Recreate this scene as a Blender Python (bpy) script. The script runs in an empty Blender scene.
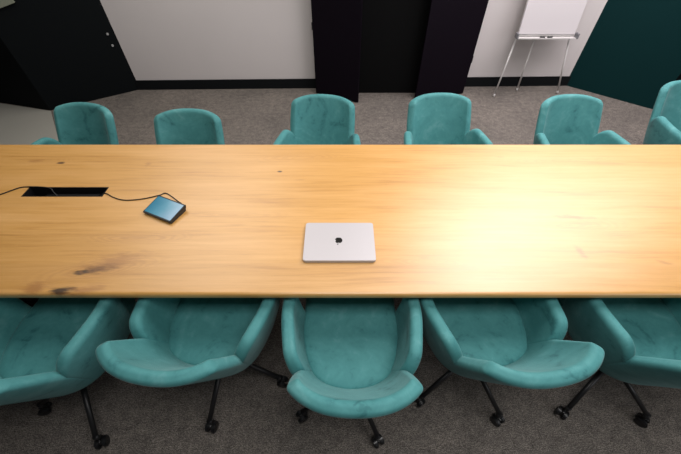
import bpy, bmesh, math, random
from mathutils import Vector, Matrix, noise
random.seed(7)
C = bpy.context.scene.collection
SC = bpy.context.scene
PI = math.pi
R = math.radians

# ------------------------------------------------------------------ camera
CAM_H, PITCH, FPX = 1.89, R(47.9), 336.0
cd = bpy.data.cameras.new('camera')
cam = bpy.data.objects.new('camera', cd); C.objects.link(cam)
cd.sensor_fit = 'HORIZONTAL'; cd.sensor_width = 36.0
cd.lens = FPX / 681.0 * 36.0
cd.clip_start = 0.02
cam.location = (0, 0, CAM_H)
cam.rotation_euler = (PI/2 - PITCH, 0, 0)
SC.camera = cam

def at(px, py, z=0.0):
    """place of a photographed point known to lie at height z"""
    a = PITCH + math.atan((py - 227.0) / FPX)
    d = (CAM_H - z) / math.tan(a)
    zc = d * math.cos(PITCH) + (CAM_H - z) * math.sin(PITCH)
    return Vector(((px - 340.5) / FPX * zc, d, z))

def at_y(px, py, Y):
    a = PITCH + math.atan((py - 227.0) / FPX)
    z = CAM_H - Y * math.tan(a)
    zc = Y * math.cos(PITCH) + (CAM_H - z) * math.sin(PITCH)
    return Vector(((px - 340.5) / FPX * zc, Y, z))

# ------------------------------------------------------------------ materials
def new_mat(name, col=(0.8, 0.8, 0.8), rough=0.5, metal=0.0, spec=0.5):
    m = bpy.data.materials.new(name); m.use_nodes = True
    b = m.node_tree.nodes['Principled BSDF']
    b.inputs['Base Color'].default_value = (*col, 1)
    b.inputs['Roughness'].default_value = rough
    b.inputs['Metallic'].default_value = metal
    b.inputs['Specular IOR Level'].default_value = spec
    return m

class NT:
    def __init__(s, m):
        s.t = m.node_tree; s.n = s.t.nodes; s.l = s.t.links
        s.b = s.n['Principled BSDF']
    def node(s, kind, **kw):
        n = s.n.new(kind)
        for k, v in kw.items():
            if k.startswith('i_'):
                key = k[2:]
                n.inputs[int(key) if key.isdigit() else key.replace('_', ' ')].default_value = v
            else: setattr(n, k, v)
        return n
    def link(s, a, b): s.l.new(a, b)
    def coords(s, scale=(1, 1, 1), rot=(0, 0, 0), loc=(0, 0, 0), src='Object'):
        tc = s.node('ShaderNodeTexCoord'); mp = s.node('ShaderNodeMapping')
        mp.inputs['Scale'].default_value = scale; mp.inputs['Rotation'].default_value = rot
        mp.inputs['Location'].default_value = loc
        s.link(tc.outputs[src], mp.inputs['Vector']); return mp.outputs['Vector']
    def noise(s, vec, scale, detail=4, rough=0.5, dist=0.0):
        n = s.node('ShaderNodeTexNoise')
        n.inputs['Scale'].default_value = scale; n.inputs['Detail'].default_value = detail
        n.inputs['Roughness'].default_value = rough; n.inputs['Distortion'].default_value = dist
        s.link(vec, n.inputs['Vector']); return n.outputs['Fac']
    def ramp(s, fac, stops):
        r = s.node('ShaderNodeValToRGB'); e = r.color_ramp.elements
        while len(e) < len(stops): e.new(0.5)
        for el, (p, c) in zip(e, stops):
            el.position = p; el.color = (*c, 1) if len(c) == 3 else c
        s.link(fac, r.inputs['Fac']); return r.outputs['Color']
    def mix(s, fac, a, b, mode='MIX'):
        m = s.node('ShaderNodeMix', data_type='RGBA', blend_type=mode)
        for v, i in ((fac, 0), (a, 6), (b, 7)):
            if hasattr(v, 'node'): s.link(v, m.inputs[i])
            elif i == 0: m.inputs[0].default_value = v
            else: m.inputs[i].default_value = (*v, 1)
        return m.outputs[2]
    def math(s, op, a, b=0.0, c=None):
        m = s.node('ShaderNodeMath', operation=op)
        for v, i in ((a, 0), (b, 1), (c, 2)):
            if v is None: continue
            if hasattr(v, 'node'): s.link(v, m.inputs[i])
            else: m.inputs[i].default_value = v
        return m.outputs[0]
    def maprange(s, v, a, b, c, d):
        m = s.node('ShaderNodeMapRange')
        s.link(v, m.inputs[0])
        for i, x in enumerate((a, b, c, d)): m.inputs[i + 1].default_value = x
        return m.outputs[0]
    def bump(s, h, strength, dist=0.002):
        b = s.node('ShaderNodeBump'); b.inputs['Strength'].default_value = strength
        b.inputs['Distance'].default_value = dist
        s.link(h, b.inputs['Height']); s.link(b.outputs['Normal'], s.b.inputs['Normal'])

def velvet_mat():
    m = new_mat('teal_velvet', (0.05, 0.24, 0.235), 0.66, spec=0.22)
    t = NT(m)
    v = t.coords()
    info = t.node('ShaderNodeObjectInfo')
    off = t.node('ShaderNodeVectorMath', operation='SCALE'); off.inputs['Scale'].default_value = 7.0
    add = t.node('ShaderNodeVectorMath', operation='ADD')
    comb = t.node('ShaderNodeCombineXYZ')
    t.link(info.outputs['Random'], comb.inputs[0]); t.link(info.outputs['Random'], comb.inputs[1])
    t.link(comb.outputs[0], off.inputs[0]); t.link(v, add.inputs[0]); t.link(off.outputs[0], add.inputs[1])
    vv = add.outputs[0]
    n1 = t.noise(vv, 5.0, 4, 0.55, 1.8)
    n2 = t.noise(vv, 34.0, 3, 0.6, 0.8)
    n3 = t.noise(vv, 420.0, 2, 0.6)
    mixn = t.math('ADD', t.math('MULTIPLY', n1, 0.7), t.math('MULTIPLY', n2, 0.3))
    col = t.ramp(mixn, [(0.30, (0.020, 0.105, 0.112)), (0.42, (0.052, 0.200, 0.204)), (0.56, (0.064, 0.230, 0.232)), (0.72, (0.110, 0.285, 0.288))])
    t.link(col, t.b.inputs['Base Color'])
    t.b.inputs['Sheen Weight'].default_value = 0.14
    t.b.inputs['Sheen Roughness'].default_value = 0.34
    t.b.inputs['Sheen Tint'].default_value = (0.85, 0.98, 0.97, 1)
    t.bump(n3, 0.25, 0.001)
    return m

def carpet_mat():
    m = new_mat('grey_carpet', (0.2, 0.18, 0.16), 0.95, spec=0.1)
    t = NT(m); v = t.coords()
    a = t.noise(v, 230.0, 2, 0.7)
    b = t.noise(t.coords(scale=(1, 2.4, 1)), 75.0, 4, 0.75)
    c = t.noise(v, 2.2, 5, 0.6, 0.5)
    s = t.math('ADD', t.math('MULTIPLY', a, 0.55), t.math('MULTIPLY', b, 0.45))
    col = t.ramp(s, [(0.38, (0.040, 0.036, 0.031)), (0.5, (0.142, 0.127, 0.115)), (0.62, (0.31, 0.282, 0.260))])
    e = t.noise(t.coords(scale=(1, 1.3, 1)), 20.0, 5, 0.65)
    col = t.mix(1.0, col, t.ramp(e, [(0.32, (0.72, 0.72, 0.72)), (0.68, (1.25, 1.23, 1.21))]), 'MULTIPLY')
    col2 = t.mix(1.0, col, t.ramp(c, [(0.3, (0.80, 0.80, 0.80)), (0.7, (1.12, 1.1, 1.08))]), 'MULTIPLY')
    t.link(col2, t.b.inputs['Base Color'])
    t.bump(s, 0.3, 0.004)
    return m

def wall_mat(name, c, rough=0.85):
    m = new_mat(name, c, rough, spec=0.3 if max(c) > 0.1 else 0.12)
    t = NT(m); n = t.noise(t.coords(), 180.0, 3, 0.6)
    k = t.noise(t.coords(), 1.6, 3)
    col = t.mix(k, tuple(x * 0.95 for x in c), tuple(min(1, x * 1.04) for x in c))
    t.link(col, t.b.inputs['Base Color']); t.bump(n, 0.06, 0.001)
    return m

KNOTS = [  # pixel, long radius, short radius, angle, darkness
    ((98, 269), 0.095, 0.028, 14, 0.95), ((62, 291), 0.070, 0.022, 4, 1.0), ((112, 263), 0.15, 0.045, 14, 0.6),
    ((83, 272), 0.045, 0.018, 8, 1.0), ((35, 288), 0.065, 0.038, 6, 0.7), ((85, 290), 0.09, 0.026, 14, 0.6),
    ((280, 171.5), 0.016, 0.010, 0, 1.0), ((61, 163), 0.030, 0.014, 0, 0.9), ((36, 161), 0.045, 0.016, 0, 0.6),
    ((148, 164), 0.022, 0.022, 0, 0.45), ((572, 217), 0.10, 0.016, -3, 0.6), ((581, 252), 0.016, 0.036, 12, 0.55),
    ((663, 262), 0.03, 0.010, -20, 0.45), ((134, 237), 0.13, 0.012, 0, 0.18), ((300, 180), 0.03, 0.006, 0, 0.35),
    ((424, 258), 0.03, 0.006, 0, 0.3), ((500, 157), 0.03, 0.012, 0, 0.2), ((236, 225), 0.05, 0.008, 0, 0.2)]
RINGS = [((134, 238), 0.26, 0.045, 2, 0.40), ((300, 158), 0.28, 0.05, 4, 0.28), ((95, 270), 0.30, 0.07, 10, 0.38), ((430, 262), 0.30, 0.04, -2, 0.25),
         ((570, 225), 0.35, 0.06, 2, 0.25), ((45, 160), 0.20, 0.035, 0, 0.35), ((230, 215), 0.30, 0.04, 0, 0.22), ((560, 160), 0.35, 0.05, 3, 0.22)]
TABLE_Z = 0.74
def oak_mat():
    m = new_mat('natural_oak', (0.6, 0.4, 0.2), 0.42, spec=0.85)
    t = NT(m)
    v = t.coords()
    warp = t.node('ShaderNodeTexNoise'); warp.inputs['Scale'].default_value = 1.7; warp.inputs['Detail'].default_value = 3
    t.link(t.coords(scale=(0.55, 2.2, 1)), warp.inputs['Vector'])
    w = t.node('ShaderNodeVectorMath', operation='SCALE'); w.inputs['Scale'].default_value = 0.06
    t.link(warp.outputs['Color'], w.inputs[0])
    ad = t.node('ShaderNodeVectorMath', operation='ADD')
    t.link(v, ad.inputs[0]); t.link(w.outputs[0], ad.inputs[1])
    st = t.node('ShaderNodeMapping'); st.inputs['Scale'].default_value = (0.9, 8, 1)
    t.link(ad.outputs[0], st.inputs['Vector'])
    broad = t.noise(st.outputs[0], 1.6, 5, 0.6, 0.2)
    st2 = t.node('ShaderNodeMapping'); st2.inputs['Scale'].default_value = (2.2, 70, 1)
    t.link(ad.outputs[0], st2.inputs['Vector'])
    fine = t.noise(st2.outputs[0], 1.8, 6, 0.72)
    st3 = t.node('ShaderNodeMapping'); st3.inputs['Scale'].default_value = (12, 260, 1)
    t.link(v, st3.inputs['Vector'])
    pores = t.noise(st3.outputs[0], 1.5, 3, 0.6)
    wave = t.node('ShaderNodeTexWave', wave_type='BANDS', bands_direction='Y')
    wave.inputs['Scale'].default_value = 7.0; wave.inputs['Distortion'].default_value = 5.5
    wave.inputs['Detail'].default_value = 3; wave.inputs['Detail Scale'].default_value = 0.9
    wm = t.node('ShaderNodeMapping'); wm.inputs['Scale'].default_value = (0.32, 1.5, 1)
    t.link(ad.outputs[0], wm.inputs['Vector']); t.link(wm.outputs[0], wave.inputs['Vector'])
    f = t.math('ADD', t.math('MULTIPLY', broad, 0.50), t.math('MULTIPLY', fine, 0.42))
    f = t.math('ADD', f, t.math('MULTIPLY', wave.outputs['Fac'], 0.045))
    col = t.ramp(f, [(0.30, (0.40, 0.186, 0.041)), (0.44, (0.545, 0.288, 0.072)), (0.56, (0.600, 0.328, 0.102)), (0.74, (0.67, 0.395, 0.140))])
    col = t.mix(t.maprange(pores, 0.60, 0.78, 0, 0.35), col, (0.34, 0.18, 0.06))
    # boards glued side by side: a slow change of tone across the width
    sep = t.node('ShaderNodeSeparateXYZ'); t.link(v, sep.inputs[0])
    board = t.math('FLOOR', t.math('MULTIPLY', sep.outputs[1], 6.0))
    wn = t.node('ShaderNodeTexWhiteNoise', noise_dimensions='1D'); t.link(board, wn.inputs['W'])
    col = t.mix(1.0, col, t.ramp(wn.outputs['Value'], [(0, (0.93, 0.91, 0.88)), (1, (1.05, 1.04, 1.03))]), 'MULTIPLY')
    # knots
    kn = t.node('ShaderNodeTexNoise'); kn.inputs['Scale'].default_value = 1.0; kn.inputs['Detail'].default_value = 5
    kn.inputs['Roughness'].default_value = 0.65
    t.link(t.coords(scale=(18, 85, 1), rot=(0, 0, R(-8))), kn.inputs['Vector'])
    kn2 = t.node('ShaderNodeTexNoise'); kn2.inputs['Scale'].default_value = 1.0; kn2.inputs['Detail'].default_value = 3
    t.link(t.coords(scale=(5, 16, 1)), kn2.inputs['Vector'])
    for (px, r1, r2, ang, dark) in KNOTS:
        p = at(px[0], px[1], TABLE_Z)
        mp = t.node('ShaderNodeMapping', vector_type='TEXTURE')
        mp.inputs['Location'].default_value = (p.x, p.y, 0)
        mp.inputs['Rotation'].default_value = (0, 0, R(ang)); mp.inputs['Scale'].default_value = (r1, r2, 1e3)
        t.link(v, mp.inputs['Vector'])
        ln = t.node('ShaderNodeVectorMath', operation='LENGTH'); t.link(mp.outputs[0], ln.inputs[0])
        dist = t.math('ADD', ln.outputs['Value'], t.math('MULTIPLY', t.math('SUBTRACT', kn.outputs['Fac'], 0.5), (1.7 if dark > .65 else 2.4) if dark > .3 else 1.4))
        fac = t.maprange(dist, 0.35 if dark > 0.65 else 0.25, 0.95 if dark > 0.65 else 1.15, dark, 0.0)
        col = t.mix(fac, col, (0.060, 0.028, 0.009) if dark > 0.75 else (0.30, 0.125, 0.032))
    for (px, r1, r2, ang, dark) in RINGS:
        p = at(px[0], px[1], TABLE_Z)
        mp = t.node('ShaderNodeMapping', vector_type='TEXTURE')
        mp.inputs['Location'].default_value = (p.x, p.y, 0)
        mp.inputs['Rotation'].default_value = (0, 0, R(ang)); mp.inputs['Scale'].default_value = (r1, r2, 1e3)
        t.link(v, mp.inputs['Vector'])
        ln = t.node('ShaderNodeVectorMath', operation='LENGTH'); t.link(mp.outputs[0], ln.inputs[0])
        d = t.math('ADD', ln.outputs['Value'], t.math('MULTIPLY', t.math('SUBTRACT', kn2.outputs['Fac'], 0.5), 0.9))
        wv = t.math('MULTIPLY_ADD', t.math('SINE', t.math('MULTIPLY', d, 38.0)), 0.5, 0.5)
        fac = t.math('MULTIPLY', wv, t.maprange(d, 0.3, 1.1, dark, 0.0))
        col = t.mix(fac, col, (0.36, 0.165, 0.045))
    t.link(col, t.b.inputs['Base Color'])
    t.b.inputs['Coat Weight'].default_value = 0.55; t.b.inputs['Coat Roughness'].default_value = 0.34
    rr = t.maprange(fine, 0.3, 0.7, 0.36, 0.48); t.link(rr, t.b.inputs['Roughness'])
    t.bump(t.math('ADD', fine, pores), 0.06, 0.001)
    return m

M_VELVET = velvet_mat()
M_CARPET = carpet_mat()
M_OAK = oak_mat()
M_WHITE_WALL = wall_mat('white_wall_paint', (0.60, 0.560, 0.552))
M_BLACK_WALL = wall_mat('black_wall_paint', (0.0026, 0.0038, 0.0046), 0.75)
M_GREEN_WALL = wall_mat('dark_green_wall_paint', (0.0008, 0.0195, 0.0205), 0.7)
M_SKIRT = wall_mat('black_skirting', (0.006, 0.007, 0.008), 0.6)
M_CABINET = wall_mat('plum_black_lacquer', (0.0028, 0.0010, 0.0038), 0.65)
M_CAB_IN = wall_mat('black_interior', (0.002, 0.002, 0.0022), 0.8)
M_METAL_BLK = new_mat('black_metal', (0.010, 0.010, 0.011), 0.42, 0.0)
M_PLASTIC = new_mat('black_plastic', (0.008, 0.008, 0.009), 0.35)
M_ALU = new_mat('silver_aluminium', (0.50, 0.475, 0.485), 0.45, 0.25)
M_LOGO = new_mat('dark_polish', (0.012, 0.011, 0.010), 0.25)
M_STEEL = new_mat('grey_steel', (0.50, 0.50, 0.50), 0.4, 0.5)
M_PAPER = wall_mat('flip_paper', (0.52, 0.49, 0.50))
M_TRAYL = new_mat('pale_tray', (0.55, 0.53, 0.52), 0.5)
M_LEG = new_mat('pale_grey_legs', (0.62, 0.60, 0.59), 0.5)
M_TRAY = new_mat('grey_tray', (0.16, 0.16, 0.17), 0.5)
M_CABLE = new_mat('black_cable', (0.010, 0.010, 0.011), 0.5)
M_CABLE_G = new_mat('grey_cable', (0.25, 0.26, 0.27), 0.5)
M_BOARD = wall_mat('pale_board', (0.20, 0.215, 0.165))
M_LINO = wall_mat('smooth_grey_floor', (0.36, 0.35, 0.31), 0.6)
M_CEIL = wall_mat('ceiling_paint', (0.7, 0.7, 0.7))
def screen_mat():
    m = new_mat('touch_screen', (0.02, 0.06, 0.09), 0.12)
    t = NT(m)
    sp = t.node('ShaderNodeSeparateXYZ'); t.link(t.coords(src='Generated'), sp.inputs[0])
    g = t.math('ADD', t.math('MULTIPLY', sp.outputs[0], 0.8), t.math('MULTIPLY', t.noise(t.coords(), 14.0, 2), 0.4))
    c = t.ramp(g, [(0.15, (0.025, 0.17, 0.25)), (0.6, (0.13, 0.33, 0.42)), (1.0, (0.30, 0.44, 0.56))])
    t.link(c, t.b.inputs['Emission Color']); t.b.inputs['Emission Strength'].default_value = 0.8
    return m
M_SCREEN = screen_mat()

# ------------------------------------------------------------------ mesh helpers
def link_bm(name, bm, mat, parent=None, smooth=False):
    bmesh.ops.recalc_face_normals(bm, faces=bm.faces)
    me = bpy.data.meshes.new(name); bm.to_mesh(me); bm.free()
    if smooth:
        for p in me.polygons: p.use_smooth = True
    me.materials.append(mat)
    o = bpy.data.objects.new(name, me); C.objects.link(o)
    if parent: o.parent = parent
    return o

def add_box(bm, c, s, bev=0.0, seg=2, rot=None):
    m = Matrix.Translation(c)
    if rot is not None: m = m @ rot
    r = bmesh.ops.create_cube(bm, size=1.0, matrix=m @ Matrix.Diagonal((*s, 1)))
    if bev > 0:
        es = list({e for v in r['verts'] for e in v.link_edges})
        bmesh.ops.bevel(bm, geom=es, offset=bev, segments=seg, profile=0.5, affect='EDGES')

def add_tube(bm, a, b, r0, r1=None, n=14):
    a, b = Vector(a), Vector(b); r1 = r0 if r1 is None else r1
    d = b - a
    m = Matrix.Translation((a + b) / 2) @ d.to_track_quat('Z', 'Y').to_matrix().to_4x4()
    bmesh.ops.create_cone(bm, cap_ends=True, segments=n, radius1=r0, radius2=r1, depth=d.length, matrix=m)

def add_path(bm, pts, r, n=8):
    """round cord along points"""
    pts = [Vector(p) for p in pts]
    # Catmull-Rom resample
    q = []
    for i in range(len(pts) - 1):
        p0 = pts[max(i - 1, 0)]; p1 = pts[i]; p2 = pts[i + 1]; p3 = pts[min(i + 2, len(pts) - 1)]
        for k in range(8):
            t = k / 8
            q.append(0.5 * ((2 * p1) + (p2 - p0) * t + (2 * p0 - 5 * p1 + 4 * p2 - p3) * t * t + (3 * p1 - p0 - 3 * p2 + p3) * t ** 3))
    q.append(pts[-1])
    rings = []
    for i, p in enumerate(q):
        d = (q[min(i + 1, len(q) - 1)] - q[max(i - 1, 0)]).normalized()
        up = Vector((0, 0, 1)) if abs(d.z) < 0.9 else Vector((1, 0, 0))
        s = d.cross(up).normalized(); u = s.cross(d)
        rings.append([bm.verts.new(p + r * (math.cos(2 * PI * k / n) * s + math.sin(2 * PI * k / n) * u)) for k in range(n)])
    for a, b in zip(rings, rings[1:]):
        for k in range(n): bm.faces.new((a[k], a[(k + 1) % n], b[(k + 1) % n], b[k]))
    bm.faces.new(rings[0]); bm.faces.new(rings[-1])

def add_prism(bm, poly, z0, z1):
    a = [bm.verts.new((x, y, z0)) for x, y in poly]; b = [bm.verts.new((x, y, z1)) for x, y in poly]
    n = len(poly)
    bm.faces.new(a); bm.faces.new(b)
    for i in range(n): bm.faces.new((a[i], a[(i + 1) % n], b[(i + 1) % n], b[i]))

def thing(name, label, cat, loc=(0, 0, 0), rz=0.0, group=None):
    o = bpy.data.objects.new(name, None); C.objects.link(o)
    o.empty_display_size = 0.1
    o.location = loc; o.rotation_euler = (0, 0, rz)
    tag(o, label, cat, group); return o
def tag(o, label, cat, group=None):
    o['label'] = label; o['category'] = cat
    if group: o['group'] = group
def struct(name, bm, mat):
    o = link_bm(name, bm, mat); o['kind'] = 'structure'; return o
def copy_tree(o, parent=None):
    c = o.copy(); C.objects.link(c)
    if parent is not None: c.parent = parent
    for ch in list(o.children): copy_tree(ch, c)
    return c

# ------------------------------------------------------------------ room
CEIL = 2.85
WL = [(-2.41, 3.94), (-3.20, 3.44), (-4.60, 3.81), (-4.60, -1.6)]
WR = [(2.75, 4.05), (3.47, 3.46), (4.60, 3.76), (4.60, -1.6)]
bm = bmesh.new()
add_prism(bm, [(-4.75, -1.75), (4.75, -1.75), (4.75, 4.4), (-4.75, 4.4)], -0.06, 0.0)
struct('floor', bm, M_CARPET)

def wall_run(bm, pts, th, z0, z1):
    for (a, b) in zip(pts, pts[1:]):
        a, b = Vector((*a, 0)), Vector((*b, 0)); d = (b - a).normalized()
        nrm = Vector((d.y, -d.x, 0)) * th
        add_prism(bm, [(a.x, a.y), (b.x, b.y), (b.x + nrm.x, b.y + nrm.y), (a.x + nrm.x, a.y + nrm.y)], z0, z1)
bm = bmesh.new(); wall_run(bm, [WR[0], WL[0]], 0.12, 0, CEIL); struct('wall_back', bm, M_WHITE_WALL)
bm = bmesh.new(); wall_run(bm, WL, 0.12, 0, CEIL); struct('wall_left', bm, M_BLACK_WALL)
bm = bmesh.new(); wall_run(bm, [WR[1], WR[0]], 0.12, 0, CEIL); struct('wall_right', bm, M_GREEN_WALL)
bm = bmesh.new(); wall_run(bm, [WR[3], WR[2], WR[1]], 0.12, 0, CEIL); struct('wall_side', bm, M_BLACK_WALL)
# black skirting along the white wall, in front of its face
bm = bmesh.new()
add_prism(bm, [(-2.425, 3.924), (2.765, 4.034), (2.765, 4.049), (-2.425, 3.939)], 0.001, 0.112)
bmesh.ops.bevel(bm, geom=[e for e in bm.edges if all(v.co.z > 0.1 for v in e.verts)], offset=0.004, segments=2, affect='EDGES')
struct('baseboard_back', bm, M_SKIRT)
# smooth grey floor area outside the carpet, at the left
bm = bmesh.new()
e0, e1 = Vector((-3.19, 3.43)), Vector((-2.70, 2.74))
e2 = e1 + (e1 - e0) * 2.2
add_prism(bm, [tuple(e0), (-4.58, 3.78), (-4.58, e2.y), tuple(e2)], 0.0, 0.0012)
struct('floor_smooth', bm, M_LINO)

# two small steel screws on the black wall
for px, py in ((107.5, 34), (112.5, 45.5)):
    # ray against the slanted wall plane
    a = Vector((*WL[0], 0)); d = (Vector((*WL[1], 0)) - a).normalized(); n = Vector((-d.y, d.x, 0))
    o = Vector((0, 0, CAM_H)); r = at(px, py, 0) - o
    t = (a - o).dot(n) / r.dot(n); p = o + r * t
    inn = n if n.dot(o - p) > 0 else -n
    bm = bmesh.new(); add_tube(bm, p - inn * 0.002, p + inn * 0.012, 0.013, 0.010, 16)
    s_ = link_bm('door_stud', bm, M_STEEL)
    tag(s_, 'small round steel stud on the black wall, the %s of the two' % ('upper' if py < 40 else 'lower'), 'stud', 'studs on the black wall')
# pale board hung on the left black wall
a = Vector((*WL[0], 0)); d = (Vector((*WL[1], 0)) - a).normalized(); n = Vector((d.y, -d.x, 0)) * -1
o = Vector((0, 0, CAM_H)); r = at(11, -3, 0) - o
t = (a - o).dot(n) / r.dot(n); p = o + r * t
pb = thing('notice_board', 'pale grey-green board on the black wall in the top left corner', 'board', (p.x + n.x * 0.015, p.y + n.y * 0.015, p.z), math.atan2(d.y, d.x))
sgn = 1
bm = bmesh.new(); add_box(bm, (0.40, 0, 0.26), (0.80, 0.026, 0.60), 0.003); link_bm('backing_panel', bm, M_BOARD, pb)
pb.rotation_euler = (0, R(12), math.atan2(d.y, d.x))

# ------------------------------------------------------------------ black cabinet with two doors ajar
ck = thing('black_cabinet', 'tall plum-black cabinet with two wing doors ajar against the white wall', 'cabinet', (0.58, 3.91, 0))
bm = bmesh.new()
add_box(bm, (0, -0.010, 1.05), (1.74, 0.10, 2.10), 0.003)
link_bm('carcass', bm, M_CAB_IN, ck)
for side, hx, ang, wdt in ((-1, -0.86, -25, 0.53), (1, 0.86, 13, 0.60)):
    bm = bmesh.new(); add_box(bm, (-side * wdt / 2, 0, 1.055), (wdt, 0.022, 2.09), 0.002)
    dr = link_bm('door', bm, M_CABINET, ck); dr.location = (hx, -0.075, 0); dr.rotation_euler = (0, 0, R(ang))
for hx, z in ((-0.868, 0.71), (0.868, 0.38)):
    bm = bmesh.new(); add_tube(bm, (hx, -0.055, z - 0.035), (hx, -0.055, z + 0.035), 0.011); link_bm('hinge', bm, M_METAL_BLK, ck)

# ------------------------------------------------------------------ flipchart
f0 = at(493.5, 97); f1 = at(557, 93.5); f2 = at(516.5, 91)
YB = 3.76
tl = at_y(517, 36.5, YB); tr = at_y(574, 36.5, YB)
cx = (tl.x + tr.x) / 2; W = 0.70; zt = tl.z
W = (tr.x - tl.x) + 0.02
fc = thing('flipchart', 'white paper flipchart easel on thin grey legs before the white wall', 'flipchart', (cx, YB, 0))
L = lambda p: Vector(p) - Vector((cx, YB, 0))
tilt = Matrix.Rotation(R(-9), 4, 'X')
bm = bmesh.new(); add_box(bm, (0, 0.016, 0.50), (W - 0.03, 0.016, 1.0), 0.003)
bmesh.ops.transform(bm, matrix=Matrix.Translation((0, 0, zt)) @ tilt, verts=bm.verts); link_bm('back_board', bm, M_LEG, fc)
bm = bmesh.new()
add_box(bm, (0, 0.000, 0.505), (W - 0.03, 0.012, 0.97), 0.002)
bmesh.ops.transform(bm, matrix=Matrix.Translation((0, 0, zt)) @ tilt, verts=bm.verts); link_bm('paper_pad', bm, M_PAPER, fc)
bm = bmesh.new()
add_box(bm, (0, -0.018, 0.004), (W + 0.01, 0.055, 0.006), 0.002); add_box(bm, (0, -0.044, 0.006), (W + 0.01, 0.004, 0.012), 0.001)
bmesh.ops.transform(bm, matrix=Matrix.Translation((0, 0, zt - 0.012)), verts=bm.verts); tray = link_bm('pen_tray', bm, M_TRAYL, fc)
for sx in (-1, 1):
    bm = bmesh.new(); add_box(bm, (sx * (W / 2 + 0.002), -0.02, zt + 0.015), (0.02, 0.06, 0.05), 0.004); link_bm('tray_bracket', bm, M_TRAY, fc)
bm = bmesh.new(); add_box(bm, (0, 0.005, 0.985), (W, 0.04, 0.035), 0.006)
bmesh.ops.transform(bm, matrix=Matrix.Translation((0, 0, zt)) @ tilt, verts=bm.verts); link_bm('paper_clamp', bm, M_TRAY, fc)
k0 = at_y(516.5, 38, YB + 0.04); k1 = at_y(569.5, 38, YB + 0.04); k2 = at_y(535, 38, YB + 0.10)
for foot, knee in ((f0, k0), (f1, k1), (f2, k2)):
    foot, knee = L(foot), L(knee); up = (knee - foot).normalized()
    foot = foot + Vector((0, 0, 0.006))
    bm = bmesh.new(); add_tube(bm, foot + up * 0.02, knee + up * 0.02, 0.009, n=12); lg = link_bm('leg', bm, M_LEG, fc, True)
    bm = bmesh.new(); add_tube(bm, foot, foot + up * 0.03, 0.0095, n=12); link_bm('foot_cap', bm, M_LEG, lg, True)
mk = [( -0.045, 0.05, M_PLASTIC), (0.03, 0.05, M_PLASTIC)]
for (mx, ln, mm) in mk:
    bm = bmesh.new(); add_tube(bm, (cx + mx - ln / 2, YB - 0.03, zt + 0.0055), (cx + mx + ln / 2, YB - 0.03, zt + 0.0055), 0.008)
    o = link_bm('marker_pen', bm, mm, None, True)
    tag(o, 'dark marker pen lying in the flipchart tray, the %s of the two' % ('left one' if mx < 0 else 'right one'), 'pen', 'pens in the flipchart tray')

# ------------------------------------------------------------------ table
TX0, TX1 = -2.75, 2.95
TY0, TY1 = at(340, 294.6, TABLE_Z).y, at(340, 143.8, TABLE_Z).y
TH = 0.034
tb = thing('conference_table', 'long natural oak conference table with dark knots and a cable slot', 'table', (0, 0, 0))
h0, h1 = at(21, 196.7, TABLE_Z), at(109, 187.2, TABLE_Z)
HX0, HX1, HY0, HY1 = h0.x, h1.x, h0.y, h1.y
bm = bmesh.new()
xs = [TX0, HX0, HX1, TX1]; ys = [TY0, HY0, HY1, TY1]
g = {}
for k, z in enumerate((TABLE_Z - TH, TABLE_Z)):
    for i, x in enumerate(xs):
        for j, y in enumerate(ys): g[i, j, k] = bm.verts.new((x, y, z))
for k in (0, 1):
    for i in range(3):
        for j in range(3):
            if (i, j) != (1, 1): bm.faces.new([g[i, j, k], g[i + 1, j, k], g[i + 1, j + 1, k], g[i, j + 1, k]])
for i in range(3):
    for j in (0, 3): bm.faces.new([g[i, j, 0], g[i + 1, j, 0], g[i + 1, j, 1], g[i, j, 1]])
    for q in (0, 3): bm.faces.new([g[q, i, 0], g[q, i + 1, 0], g[q, i + 1, 1], g[q, i, 1]])
for j in (1, 2):
    bm.faces.new([g[1, j, 0], g[2, j, 0], g[2, j, 1], g[1, j, 1]]); bm.faces.new([g[j, 1, 0], g[j, 2, 0], g[j, 2, 1], g[j, 1, 1]])
bmesh.ops.recalc_face_normals(bm, faces=bm.faces)
rim = [e for e in bm.edges if all((abs(v.co.y - TY0) < 1e-5 or abs(v.co.y - TY1) < 1e-5) for v in e.verts) and e.calc_length() > 0.2]
bmesh.ops.bevel(bm, geom=rim, offset=0.013, segments=5, profile=0.5, affect='EDGES')
link_bm('tabletop', bm, M_OAK, tb)
# cable slot: black tray let into the top
bm = bmesh.new()
wx, wy = HX1 - HX0, HY1 - HY0; mx, my = (HX0 + HX1) / 2, (HY0 + HY1) / 2
bt = 0.004; dp = 0.075
for (c, s) in (((mx, HY0 + bt / 2, TABLE_Z - dp / 2), (wx, bt, dp + 0.002)), ((mx, HY1 - bt / 2, TABLE_Z - dp / 2), (wx, bt, dp + 0.002)),
               ((HX0 + bt / 2, my, TABLE_Z - dp / 2), (bt, wy, dp + 0.002)), ((HX1 - bt / 2, my, TABLE_Z - dp / 2), (bt, wy, dp + 0.002)),
               ((mx, my, TABLE_Z - dp), (wx, wy, bt))):
    add_box(bm, c, s)
tr_ = link_bm('cable_tray', bm, M_PLASTIC, tb)
bm = bmesh.new()
add_box(bm, (mx + 0.02, my + 0.004, TABLE_Z - 0.05), (0.30, 0.045, 0.030), 0.004)
link_bm('socket_strip', bm, M_METAL_BLK, tr_)
for lx in (-1.95, 2.15):
    bm = bmesh.new()
    add_box(bm, (lx, (TY0 + TY1) / 2, 0.008), (0.30, 0.50, 0.016), 0.004)
    add_box(bm, (lx, (TY0 + TY1) / 2, 0.36), (0.12, 0.26, 0.69), 0.01)
    add_box(bm, (lx, (TY0 + TY1) / 2, TABLE_Z - TH - 0.006), (0.40, 0.60, 0.012), 0.002)
    link_bm('leg', bm, M_METAL_BLK, tb)

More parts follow.
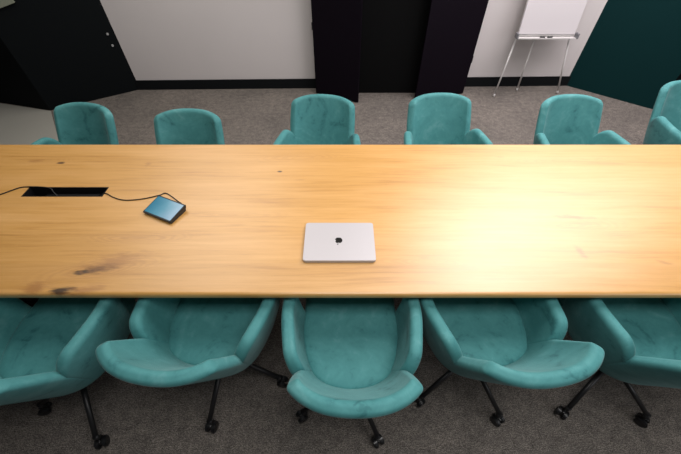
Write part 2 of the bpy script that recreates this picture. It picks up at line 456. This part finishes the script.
# ------------------------------------------------------------------ things on the table
def rounded_rect(w, h, r, n=6):
    pts = []
    for cx_, cy_, a0 in ((w / 2 - r, h / 2 - r, 0), (-w / 2 + r, h / 2 - r, 90), (-w / 2 + r, -h / 2 + r, 180), (w / 2 - r, -h / 2 + r, 270)):
        for i in range(n + 1):
            a = R(a0 + 90 * i / n); pts.append((cx_ + r * math.cos(a), cy_ + r * math.sin(a)))
    return pts
lc = [at(305.8, 222.8, TABLE_Z + 0.016), at(372.5, 222.8, TABLE_Z + 0.016), at(376.5, 260.5, TABLE_Z + 0.016), at(303, 260.5, TABLE_Z + 0.016)]
lmid = sum(lc, Vector()) / 4
LW, LD = ((lc[1] - lc[0]).length + (lc[2] - lc[3]).length) / 2, lc[0].y - lc[3].y
lrot = math.atan2(*(lc[1] - lc[0]).yx) * 0.5 + math.atan2(*(lc[2] - lc[3]).yx) * 0.5
print('LAPTOP', LW, LD, lrot)
lap = thing('laptop', 'closed silver laptop lying in the middle of the oak table', 'laptop', (lmid.x, lmid.y, TABLE_Z), lrot)
bm = bmesh.new(); add_prism(bm, rounded_rect(LW, LD, 0.010), 0.0015, 0.0095)
bmesh.ops.bevel(bm, geom=[e for e in bm.edges if abs(e.verts[0].co.z - e.verts[1].co.z) < 1e-6 and e.verts[0].co.z < 0.002], offset=0.0025, segments=2, affect='EDGES')
link_bm('body', bm, M_ALU, lap)
bm = bmesh.new(); add_prism(bm, rounded_rect(LW, LD, 0.010), 0.0105, 0.0160)
bmesh.ops.bevel(bm, geom=[e for e in bm.edges if abs(e.verts[0].co.z - e.verts[1].co.z) < 1e-6 and e.verts[0].co.z > 0.012], offset=0.0012, segments=2, affect='EDGES')
lid = link_bm('lid', bm, M_ALU, lap)
bm = bmesh.new(); add_prism(bm, rounded_rect(LW - 0.006, LD - 0.006, 0.008), 0.0093, 0.0107); link_bm('gap_seal', bm, M_PLASTIC, lap)
for sx in (-1, 1):
    for sy in (-1, 1):
        bm = bmesh.new(); add_tube(bm, (sx * (LW / 2 - 0.03), sy * (LD / 2 - 0.03), 0), (sx * (LW / 2 - 0.03), sy * (LD / 2 - 0.03), 0.002), 0.008); link_bm('foot', bm, M_PLASTIC, lap)
# bitten fruit mark, seen upside down from here
def fruit_outline():
    pts = []
    N = 72
    for i in range(N):
        a = 2 * PI * i / N
        x = math.sin(a); y = math.cos(a)
        r = 1.0 - 0.20 * math.exp(-((a if a < PI else 2 * PI - a) / 0.30) ** 2) - 0.10 * math.exp(-((a - PI) / 0.26) ** 2)
        wd = 1.0 - 0.09 * (-y if y < 0 else 0)
        X, Y = x * r * wd * 0.96, y * r * 0.97
        # bite on the +x side
        bx, by, br = 1.02, 0.10, 0.36
        dd = math.hypot(X - bx, Y - by)
        if dd < br:
            # pull the outline back onto the bite's arc
            k = br / max(dd, 1e-4); X, Y = bx - abs(X - bx) * k, by + (Y - by) * k
        pts.append((X, Y))
    return pts
S = 0.0175
bm = bmesh.new()
fo = [(-x * S, -y * S) for x, y in fruit_outline()]
add_prism(bm, fo, 0.0156, 0.0163)
leaf = []
for i in range(13):
    t = i / 12; leaf.append((0.02 + 0.34 * t + 0.10 * math.sin(PI * t) , 1.02 + 0.42 * t - 0.12 * math.sin(PI * t)))
for i in range(1, 12):
    t = 1 - i / 12; leaf.append((0.02 + 0.34 * t - 0.10 * math.sin(PI * t), 1.02 + 0.42 * t + 0.12 * math.sin(PI * t)))
add_prism(bm, [(-x * S, -y * S) for x, y in leaf], 0.0156, 0.0163)
lg = link_bm('fruit_emblem', bm, M_LOGO, lid)
lg['label'] = 'dark bitten fruit emblem with a leaf'
mk_ = at(338.6, 240.3, TABLE_Z + 0.016); lg.location = Matrix.Rotation(-lrot, 4, 'Z') @ (Vector((mk_.x - lmid.x, mk_.y - lmid.y, 0)))

# wedge shaped touch controller
q = [at(157.6, 194.2, TABLE_Z + 0.029), at(185.4, 204.4, TABLE_Z + 0.029), at(171.0, 222.6, TABLE_Z + 0.016), at(144.3, 212.0, TABLE_Z + 0.016)]
qm = sum(q, Vector()) / 4
ux = ((q[1] - q[0]) + (q[2] - q[3])); ux.z = 0
TW = (ux.length) / 2; ux.normalize(); uy = Vector((-ux.y, ux.x, 0))
TD = ((q[0] - q[3]).dot(uy) + (q[1] - q[2]).dot(uy)) / 2
print('TABLET', TW, TD)
tp = thing('touch_controller', 'black tabletop touch controller with a blue glowing screen on the oak table', 'controller', (qm.x, qm.y, TABLE_Z), math.atan2(ux.y, ux.x))
prof = [(-TD / 2 + 0.004, 0.0), (TD / 2 - 0.014, 0.0), (TD / 2, 0.026), (TD / 2 - 0.003, 0.030), (-TD / 2 - 0.001, 0.017), (-TD / 2 - 0.002, 0.012)]
bm = bmesh.new()
A = [bm.verts.new((-TW / 2, y, z)) for y, z in prof]; B = [bm.verts.new((TW / 2, y, z)) for y, z in prof]
bm.faces.new(A); bm.faces.new(B)
for i in range(len(prof)): bm.faces.new((A[i], A[(i + 1) % 6], B[(i + 1) % 6], B[i]))
bmesh.ops.bevel(bm, geom=bm.edges[:], offset=0.0018, segments=2, affect='EDGES')
case = link_bm('case', bm, M_PLASTIC, tp)
sl = math.atan2(0.013, TD - 0.002)
bm = bmesh.new(); add_prism(bm, rounded_rect(TW - 0.012, (TD - 0.002) / math.cos(sl) - 0.013, 0.003), 0, 0.0012)
bmesh.ops.transform(bm, matrix=Matrix.Translation((0, -0.002, 0.0237)) @ Matrix.Rotation(sl, 4, 'X'), verts=bm.verts)
link_bm('screen', bm, M_SCREEN, tp)

rc = 0.0028; zc_ = TABLE_Z + rc + 0.0004
def tpnt(px, py): return at(px, py, zc_)
bm = bmesh.new()
pA = tpnt(-30, 202); pB = tpnt(0, 194.4); pC = tpnt(12, 190.2); pD = tpnt(24, 187.4); pE = tpnt(33, 187.6)
add_path(bm, [tpnt(-70, 206), pA, pB, pC, pD + Vector((0, 0.004, 0)), Vector((HX0 + 0.10, HY1 - 0.008, TABLE_Z + 0.004)), Vector((HX0 + 0.135, HY1 - 0.03, TABLE_Z - 0.010)), Vector((HX0 + 0.15, my - 0.005, TABLE_Z - 0.032))], rc)
o = link_bm('power_cable', bm, M_CABLE, None, True); tag(o, 'black cable running from the cable slot off the left side of the table', 'cable')
bm = bmesh.new()
back = Vector((qm.x, qm.y, 0)) + uy * (TD / 2 + 0.004)
add_path(bm, [Vector((HX1 - 0.06, my - 0.01, TABLE_Z - 0.032)), Vector((HX1 - 0.02, my - 0.012, TABLE_Z - 0.006)), Vector((HX1 + 0.012, my - 0.016, zc_ + 0.001)), tpnt(113, 197.0), tpnt(121, 199.6), tpnt(131, 200.0), tpnt(145, 198.4), tpnt(158, 196.4) + uy * 0.010, tpnt(165, 194.8) + uy * 0.012, Vector((back.x, back.y, zc_)) + ux * 0.012 + uy * 0.014, Vector((back.x, back.y, zc_ + 0.002)) + ux * 0.03 + uy * 0.010, Vector((back.x, back.y, TABLE_Z + 0.012)) + ux * 0.034 - uy * 0.006], rc * 0.9)
o = link_bm('controller_cable', bm, M_CABLE, None, True); tag(o, 'thin black cable from the cable slot to the touch controller', 'cable')

# ------------------------------------------------------------------ the chairs
PIV = 0.07     # the swivel stands this far behind the middle of the seat
K = [0, .14, .28, .42, .57, .71, .86, 1]
P36 = [(0, -.215), (.085, -.20), (.152, -.162), (.193, -.105), (.213, -.035), (.222, .04), (.222, .12), (.214, .18)]
P63 = [(0, -.318), (.116, -.301), (.202, -.248), (.247, -.160), (.270, -.06), (.281, .03), (.277, .13), (.265, .225)]
P80 = [(0, -.385), (.124, -.366), (.216, -.303), (.257, -.195), (.272, -.07), (.280, .03), (.277, .13), (.264, .225)]
def crom(P, s):
    sg = -1 if s < 0 else 1; s = abs(s)
    i = 0
    while i < len(K) - 2 and s > K[i + 1]: i += 1
    t = (s - K[i]) / (K[i + 1] - K[i])
    def g(j):
        if j < 0: return Vector((-P[-j][0], P[-j][1]))
        if j >= len(P): return 2 * Vector(P[-1]) - Vector(P[-2])
        return Vector(P[j])
    p0, p1, p2, p3 = g(i - 1), g(i), g(i + 1), g(i + 2)
    v = 0.5 * ((2 * p1) + (p2 - p0) * t + (2 * p0 - 5 * p1 + 4 * p2 - p3) * t * t + (3 * p1 - p0 - 3 * p2 + p3) * t ** 3)
    return Vector((v.x * sg, v.y))
def outer(s, z):
    a, b, c = .36, .63, .80
    l0 = (z - b) * (z - c) / ((a - b) * (a - c)); l1 = (z - a) * (z - c) / ((b - a) * (b - c)); l2 = (z - a) * (z - b) / ((c - a) * (c - b))
    v = crom(P36, s) * l0 + crom(P63, s) * l1 + crom(P80, s) * l2
    return Vector((v.x, v.y + PIV, z))
def normal_in(s, z):
    e = 1e-3
    du = outer(s + e, z) - outer(s - e, z); dv = outer(s, z + e) - outer(s, z - e)
    n = du.cross(dv).normalized()
    c = Vector((0, 0.05 + PIV, z)) - outer(s, z)
    return n if n.dot(c) > 0 else -n

def cluster(n, both=True):
    if both: return [0.5 - 0.5 * math.cos(PI * i / n) for i in range(n + 1)]
    return [math.sin(PI / 2 * i / n) for i in range(n + 1)]

def panel(bm, s0, s1, zb, ztop, H, round0, round1, nu=44, nv=30, flat0=False, flat1=False, taper=0.0):
    """upholstered slab along the shell: s0..s1 round the plan, zb..ztop(s) high, half thickness H, softly rounded rim"""
    us = cluster(nu); vs = cluster(nv, False)
    # arc lengths at the top
    zr = 0.62
    ss = [s0 + (s1 - s0) * u for u in us]
    arc = [0.0]
    for a, b in zip(ss, ss[1:]): arc.append(arc[-1] + (outer(b, zr) - outer(a, zr)).length)
    tot = arc[-1]
    F, B = [], []
    for i, s in enumerate(ss):
        d0, d1 = arc[i], tot - arc[i]
        drop = 0.0
        for d, rr in ((d0, round0), (d1, round1)):
            if rr and d < rr: drop = max(drop, rr - math.sqrt(max(rr * rr - (rr - d) ** 2, 0)))
        zt = ztop(s) - drop
        fr, br = [], []
        for v in vs:
            z = zb + (zt - zb) * v
            de = min([zt - z] + ([] if flat0 else [d0]) + ([] if flat1 else [d1]))
            # smooth minimum of the distances gives a soft corner
            rad = H * 0.95
            k = 1 - min(max(de, 0) / rad, 1)
            h = H * (0.18 + 0.82 * math.sqrt(max(1 - k * k, 0)))
            sz = s * (1 - taper * min(max((z - 0.56) / 0.24, 0), 1))
            o = outer(sz, z); n = normal_in(sz, z)
            m = o + n * H
            fr.append(bm.verts.new(m + n * h)); br.append(bm.verts.new(m - n * h))
        F.append(fr); B.append(br)
    nu_, nv_ = len(ss), len(vs)
    for i in range(nu_ - 1):
        for j in range(nv_ - 1):
            bm.faces.new((F[i][j], F[i + 1][j], F[i + 1][j + 1], F[i][j + 1]))
            bm.faces.new((B[i][j], B[i][j + 1], B[i + 1][j + 1], B[i + 1][j]))
        bm.faces.new((F[i][0], B[i][0], B[i + 1][0], F[i + 1][0]))
        bm.faces.new((F[i][-1], F[i + 1][-1], B[i + 1][-1], B[i][-1]))
    for j in range(nv_ - 1):
        bm.faces.new((F[0][j], F[0][j + 1], B[0][j + 1], B[0][j]))
        bm.faces.new((F[-1][j], B[-1][j], B[-1][j + 1], F[-1][j + 1]))
    bmesh.ops.remove_doubles(bm, verts=bm.verts, dist=0.0004)

S_TIP = 0.372; S_ARM = 0.325
def zt_back(s):
    t = abs(s) / S_TIP
    return 0.810 - 0.014 * t ** 2.2
def zt_arm(s):
    t = min(1, max(0, (abs(s) - S_ARM) / 0.16))
    f = max(0, (abs(s) - 0.66) / 0.34)
    return 0.570 + 0.104 * (1 - (1 - t) ** 2.2) - 0.02 * f * f

def seat_outline(z, inset, front, n=40):
    pts = []
    for i in range(n + 1):
        s = -0.93 + 1.86 * i / n
        p = outer(s, z) + normal_in(s, z) * inset; pts.append(Vector((p.x, p.y)))
    for q in (0.02, 0.04, 0.06):
        pts.append(pts[n] + Vector((0, q))); pts.insert(0, Vector((-pts[-1].x, pts[-1].y)))
        n += 1
    a, b = pts[-1], pts[0]
    m = 14
    for i in range(1, m):
        t = i / m
        x = a.x + (b.x - a.x) * t
        y = max(a.y, b.y) + (front + PIV - max(a.y, b.y)) * (1 - abs(2 * t - 1) ** 5)
        pts.append(Vector((x, y)))
    return pts

def loft(bm, rings):
    V = [[bm.verts.new(p) for p in r] for r in rings]
    n = len(V[0])
    for a, b in zip(V, V[1:]):
        for k in range(n): bm.faces.new((a[k], a[(k + 1) % n], b[(k + 1) % n], b[k]))
    bm.faces.new(V[0]); bm.faces.new(V[-1])

def make_chair():
    t = thing('meeting_chair', 'chair', 'chair')
    bm = bmesh.new(); panel(bm, -S_TIP, S_TIP, 0.36, zt_back, 0.0245, 0.030, 0.030, nu=56, nv=36, taper=0.24)
    link_bm('backrest', bm, M_VELVET, t, True)
    for sg in (-1, 1):
        bm = bmesh.new(); panel(bm, sg * S_ARM, sg * 0.88, 0.36, zt_arm, 0.0255, 0.0, 0.04, nu=44, nv=28)
        link_bm('armrest', bm, M_VELVET, t, True)
    # seat cushion
    base = seat_outline(0.48, 0.040, 0.30)
    c = sum(base, Vector((0, 0))) / len(base)
    rings = []
    for sc, z in ((0.88, 0.385), (0.95, 0.39), (0.985, 0.41), (1.0, 0.45), (0.988, 0.470), (0.96, 0.483), (0.91, 0.491), (0.80, 0.496), (0.6, 0.497), (0.4, 0.496), (0.2, 0.495), (0.03, 0.495)):
        rings.append([Vector((c.x + (p.x - c.x) * sc, c.y + (p.y - c.y) * sc, z)) for p in base])
    bm = bmesh.new(); loft(bm, rings); link_bm('seat', bm, M_VELVET, t, True)
    # upholstered underside
    base = seat_outline(0.365, 0.004, 0.265)
    c = sum(base, Vector((0, 0))) / len(base)
    rings = []
    for sc, z in ((0.35, 0.292), (0.55, 0.298), (0.72, 0.312), (0.86, 0.335), (0.95, 0.360), (1.0, 0.392)):
        rings.append([Vector((c.x + (p.x - c.x) * sc, c.y + (p.y - c.y) * sc, z)) for p in base])
    bm = bmesh.new(); loft(bm, rings); link_bm('seat_underside', bm, M_VELVET, t, True)
    # black swivel base
    bm = bmesh.new(); add_tube(bm, (0, 0, 0.215), (0, 0, 0.30), 0.028, n=24); add_tube(bm, (0, 0, 0.205), (0, 0, 0.255), 0.042, n=24)
    add_box(bm, (0, 0.03, 0.292), (0.16, 0.20, 0.02), 0.004)
    link_bm('swivel_column', bm, M_METAL_BLK, t)
    for k in range(4):
        bm = bmesh.new()
        add_tube(bm, (0.03, 0, 0.238), (0.262, 0, 0.082), 0.013, 0.011, n=16)
        add_tube(bm, (0.258, 0, 0.052), (0.258, 0, 0.092), 0.012, n=16)
        lg = link_bm('leg', bm, M_METAL_BLK, t, True); lg.rotation_euler = (0, 0, k * PI / 2)
        bm = bmesh.new()
        for sy in (-1, 1):
            r = bmesh.ops.create_cone(bm, cap_ends=True, segments=24, radius1=0.026, radius2=0.026, depth=0.018,
                                      matrix=Matrix.Translation((0.270, sy * 0.0155, 0.0265)) @ Matrix.Rotation(PI / 2, 4, 'X'))
            es = list({e for v in r['verts'] for e in v.link_edges if abs(e.verts[0].co.y - e.verts[1].co.y) < 1e-6})
            bmesh.ops.bevel(bm, geom=es, offset=0.004, segments=2, affect='EDGES')
        add_box(bm, (0.262, 0, 0.040), (0.042, 0.012, 0.034), 0.004)
        add_tube(bm, (0.270, -0.026, 0.0265), (0.270, 0.026, 0.0265), 0.006)
        cs = link_bm('caster', bm, M_PLASTIC, lg)
    return t

GN, GF = 'teal chairs along the near side', 'teal chairs along the far side'
CHAIRS = [  # x, y, facing, star angle, label, group
    (0.045, 0.552, 0, 29, 'teal velvet armchair directly below the laptop, tucked under the near edge', GN),
    (-0.570, 0.64, -10, -12, 'teal velvet armchair next left of the chair below the laptop, near side', GN),
    (-1.235, 0.56, -3, 23, 'teal velvet armchair cut by the bottom left corner, near side', GN),
    (0.63, 0.635, 10, 32, 'teal velvet armchair next right of the chair below the laptop, near side', GN),
    (1.31, 0.61, 1, 40, 'teal velvet armchair cut by the right border, near side', GN),
    (-1.69, 1.76, 169, 20, 'teal velvet armchair at the far side before the black wall', GF),
    (-0.965, 1.68, 178, 30, 'teal velvet armchair before the white wall left of the cabinet, its arms hidden', GF),
    (-0.14, 1.87, 174, 40, 'teal velvet armchair before the left wing of the black cabinet', GF),
    (0.68, 1.89, 184, 45, 'teal velvet armchair before the right wing of the black cabinet', GF),
    (1.55, 1.87, 184, 35, 'teal velvet armchair at the far side before the flipchart', GF),
    (2.47, 2.08, 184, 30, 'teal velvet armchair at the far side cut by the right border', GF),
]
proto = make_chair()
for i, (x, y, rz, star, label, grp) in enumerate(CHAIRS):
    o = proto if i == 0 else copy_tree(proto)
    o.location = (x, y, 0); o.rotation_euler = (0, 0, R(rz)); tag(o, label, 'chair', grp)
    k = 0
    for ch in o.children:
        if ch.name.split('.')[0] == 'leg':
            ch.rotation_euler = (0, 0, R(star - rz + 90 * k)); k += 1

# ------------------------------------------------------------------ light
def area(name, loc, target, size, power, col=(1, 1, 1), spread=180):
    ld = bpy.data.lights.new(name, 'AREA'); ld.shape = 'RECTANGLE'; ld.size, ld.size_y = size
    ld.energy = power; ld.color = col; ld.spread = R(spread)
    o = bpy.data.objects.new(name, ld); C.objects.link(o); o.location = loc
    o.rotation_euler = (Vector(target) - Vector(loc)).to_track_quat('-Z', 'Y').to_euler()
    return o
area('ceiling_light_right', (1.3, 1.8, 2.75), (1.25, 1.8, 0), (1.4, 0.9), 26, (1.0, 0.95, 0.94))
area('ceiling_light_back', (2.35, 2.85, 2.75), (2.3, 2.95, 0), (2.8, 1.7), 118, (1.0, 0.935, 0.955))
area('table_fill_light', (0.2, 1.5, 2.75), (0.2, 1.5, 0), (1.2, 0.5), 12, (1.0, 0.96, 0.92))  # added fill, brightens the middle of the tabletop
area('ceiling_light_left', (-1.5, 2.75, 2.75), (-1.4, 2.75, 0), (2.4, 1.5), 41, (1.0, 0.955, 0.89))
area('ceiling_light_near', (0.40, 0.05, 2.75), (0.40, 0.2, 0), (1.8, 0.6), 32, (1.0, 0.98, 0.96))
area('back_wall_fill_light', (3.3, -1.2, 1.75), (1.5, 4.0, 0.5), (2.0, 1.4), 22, (0.97, 0.98, 1.0))  # added fill from behind the camera, lifts the right part of the white wall
w = bpy.data.worlds.new('world'); SC.world = w; w.use_nodes = True
w.node_tree.nodes['Background'].inputs['Color'].default_value = (0.9, 0.95, 1.0, 1)
w.node_tree.nodes['Background'].inputs['Strength'].default_value = 0.06

SC.view_settings.view_transform = 'Standard'; SC.view_settings.look = 'None'
SC.view_settings.exposure = 0.0; SC.view_settings.gamma = 1.0; SC.view_settings.use_curve_mapping = False
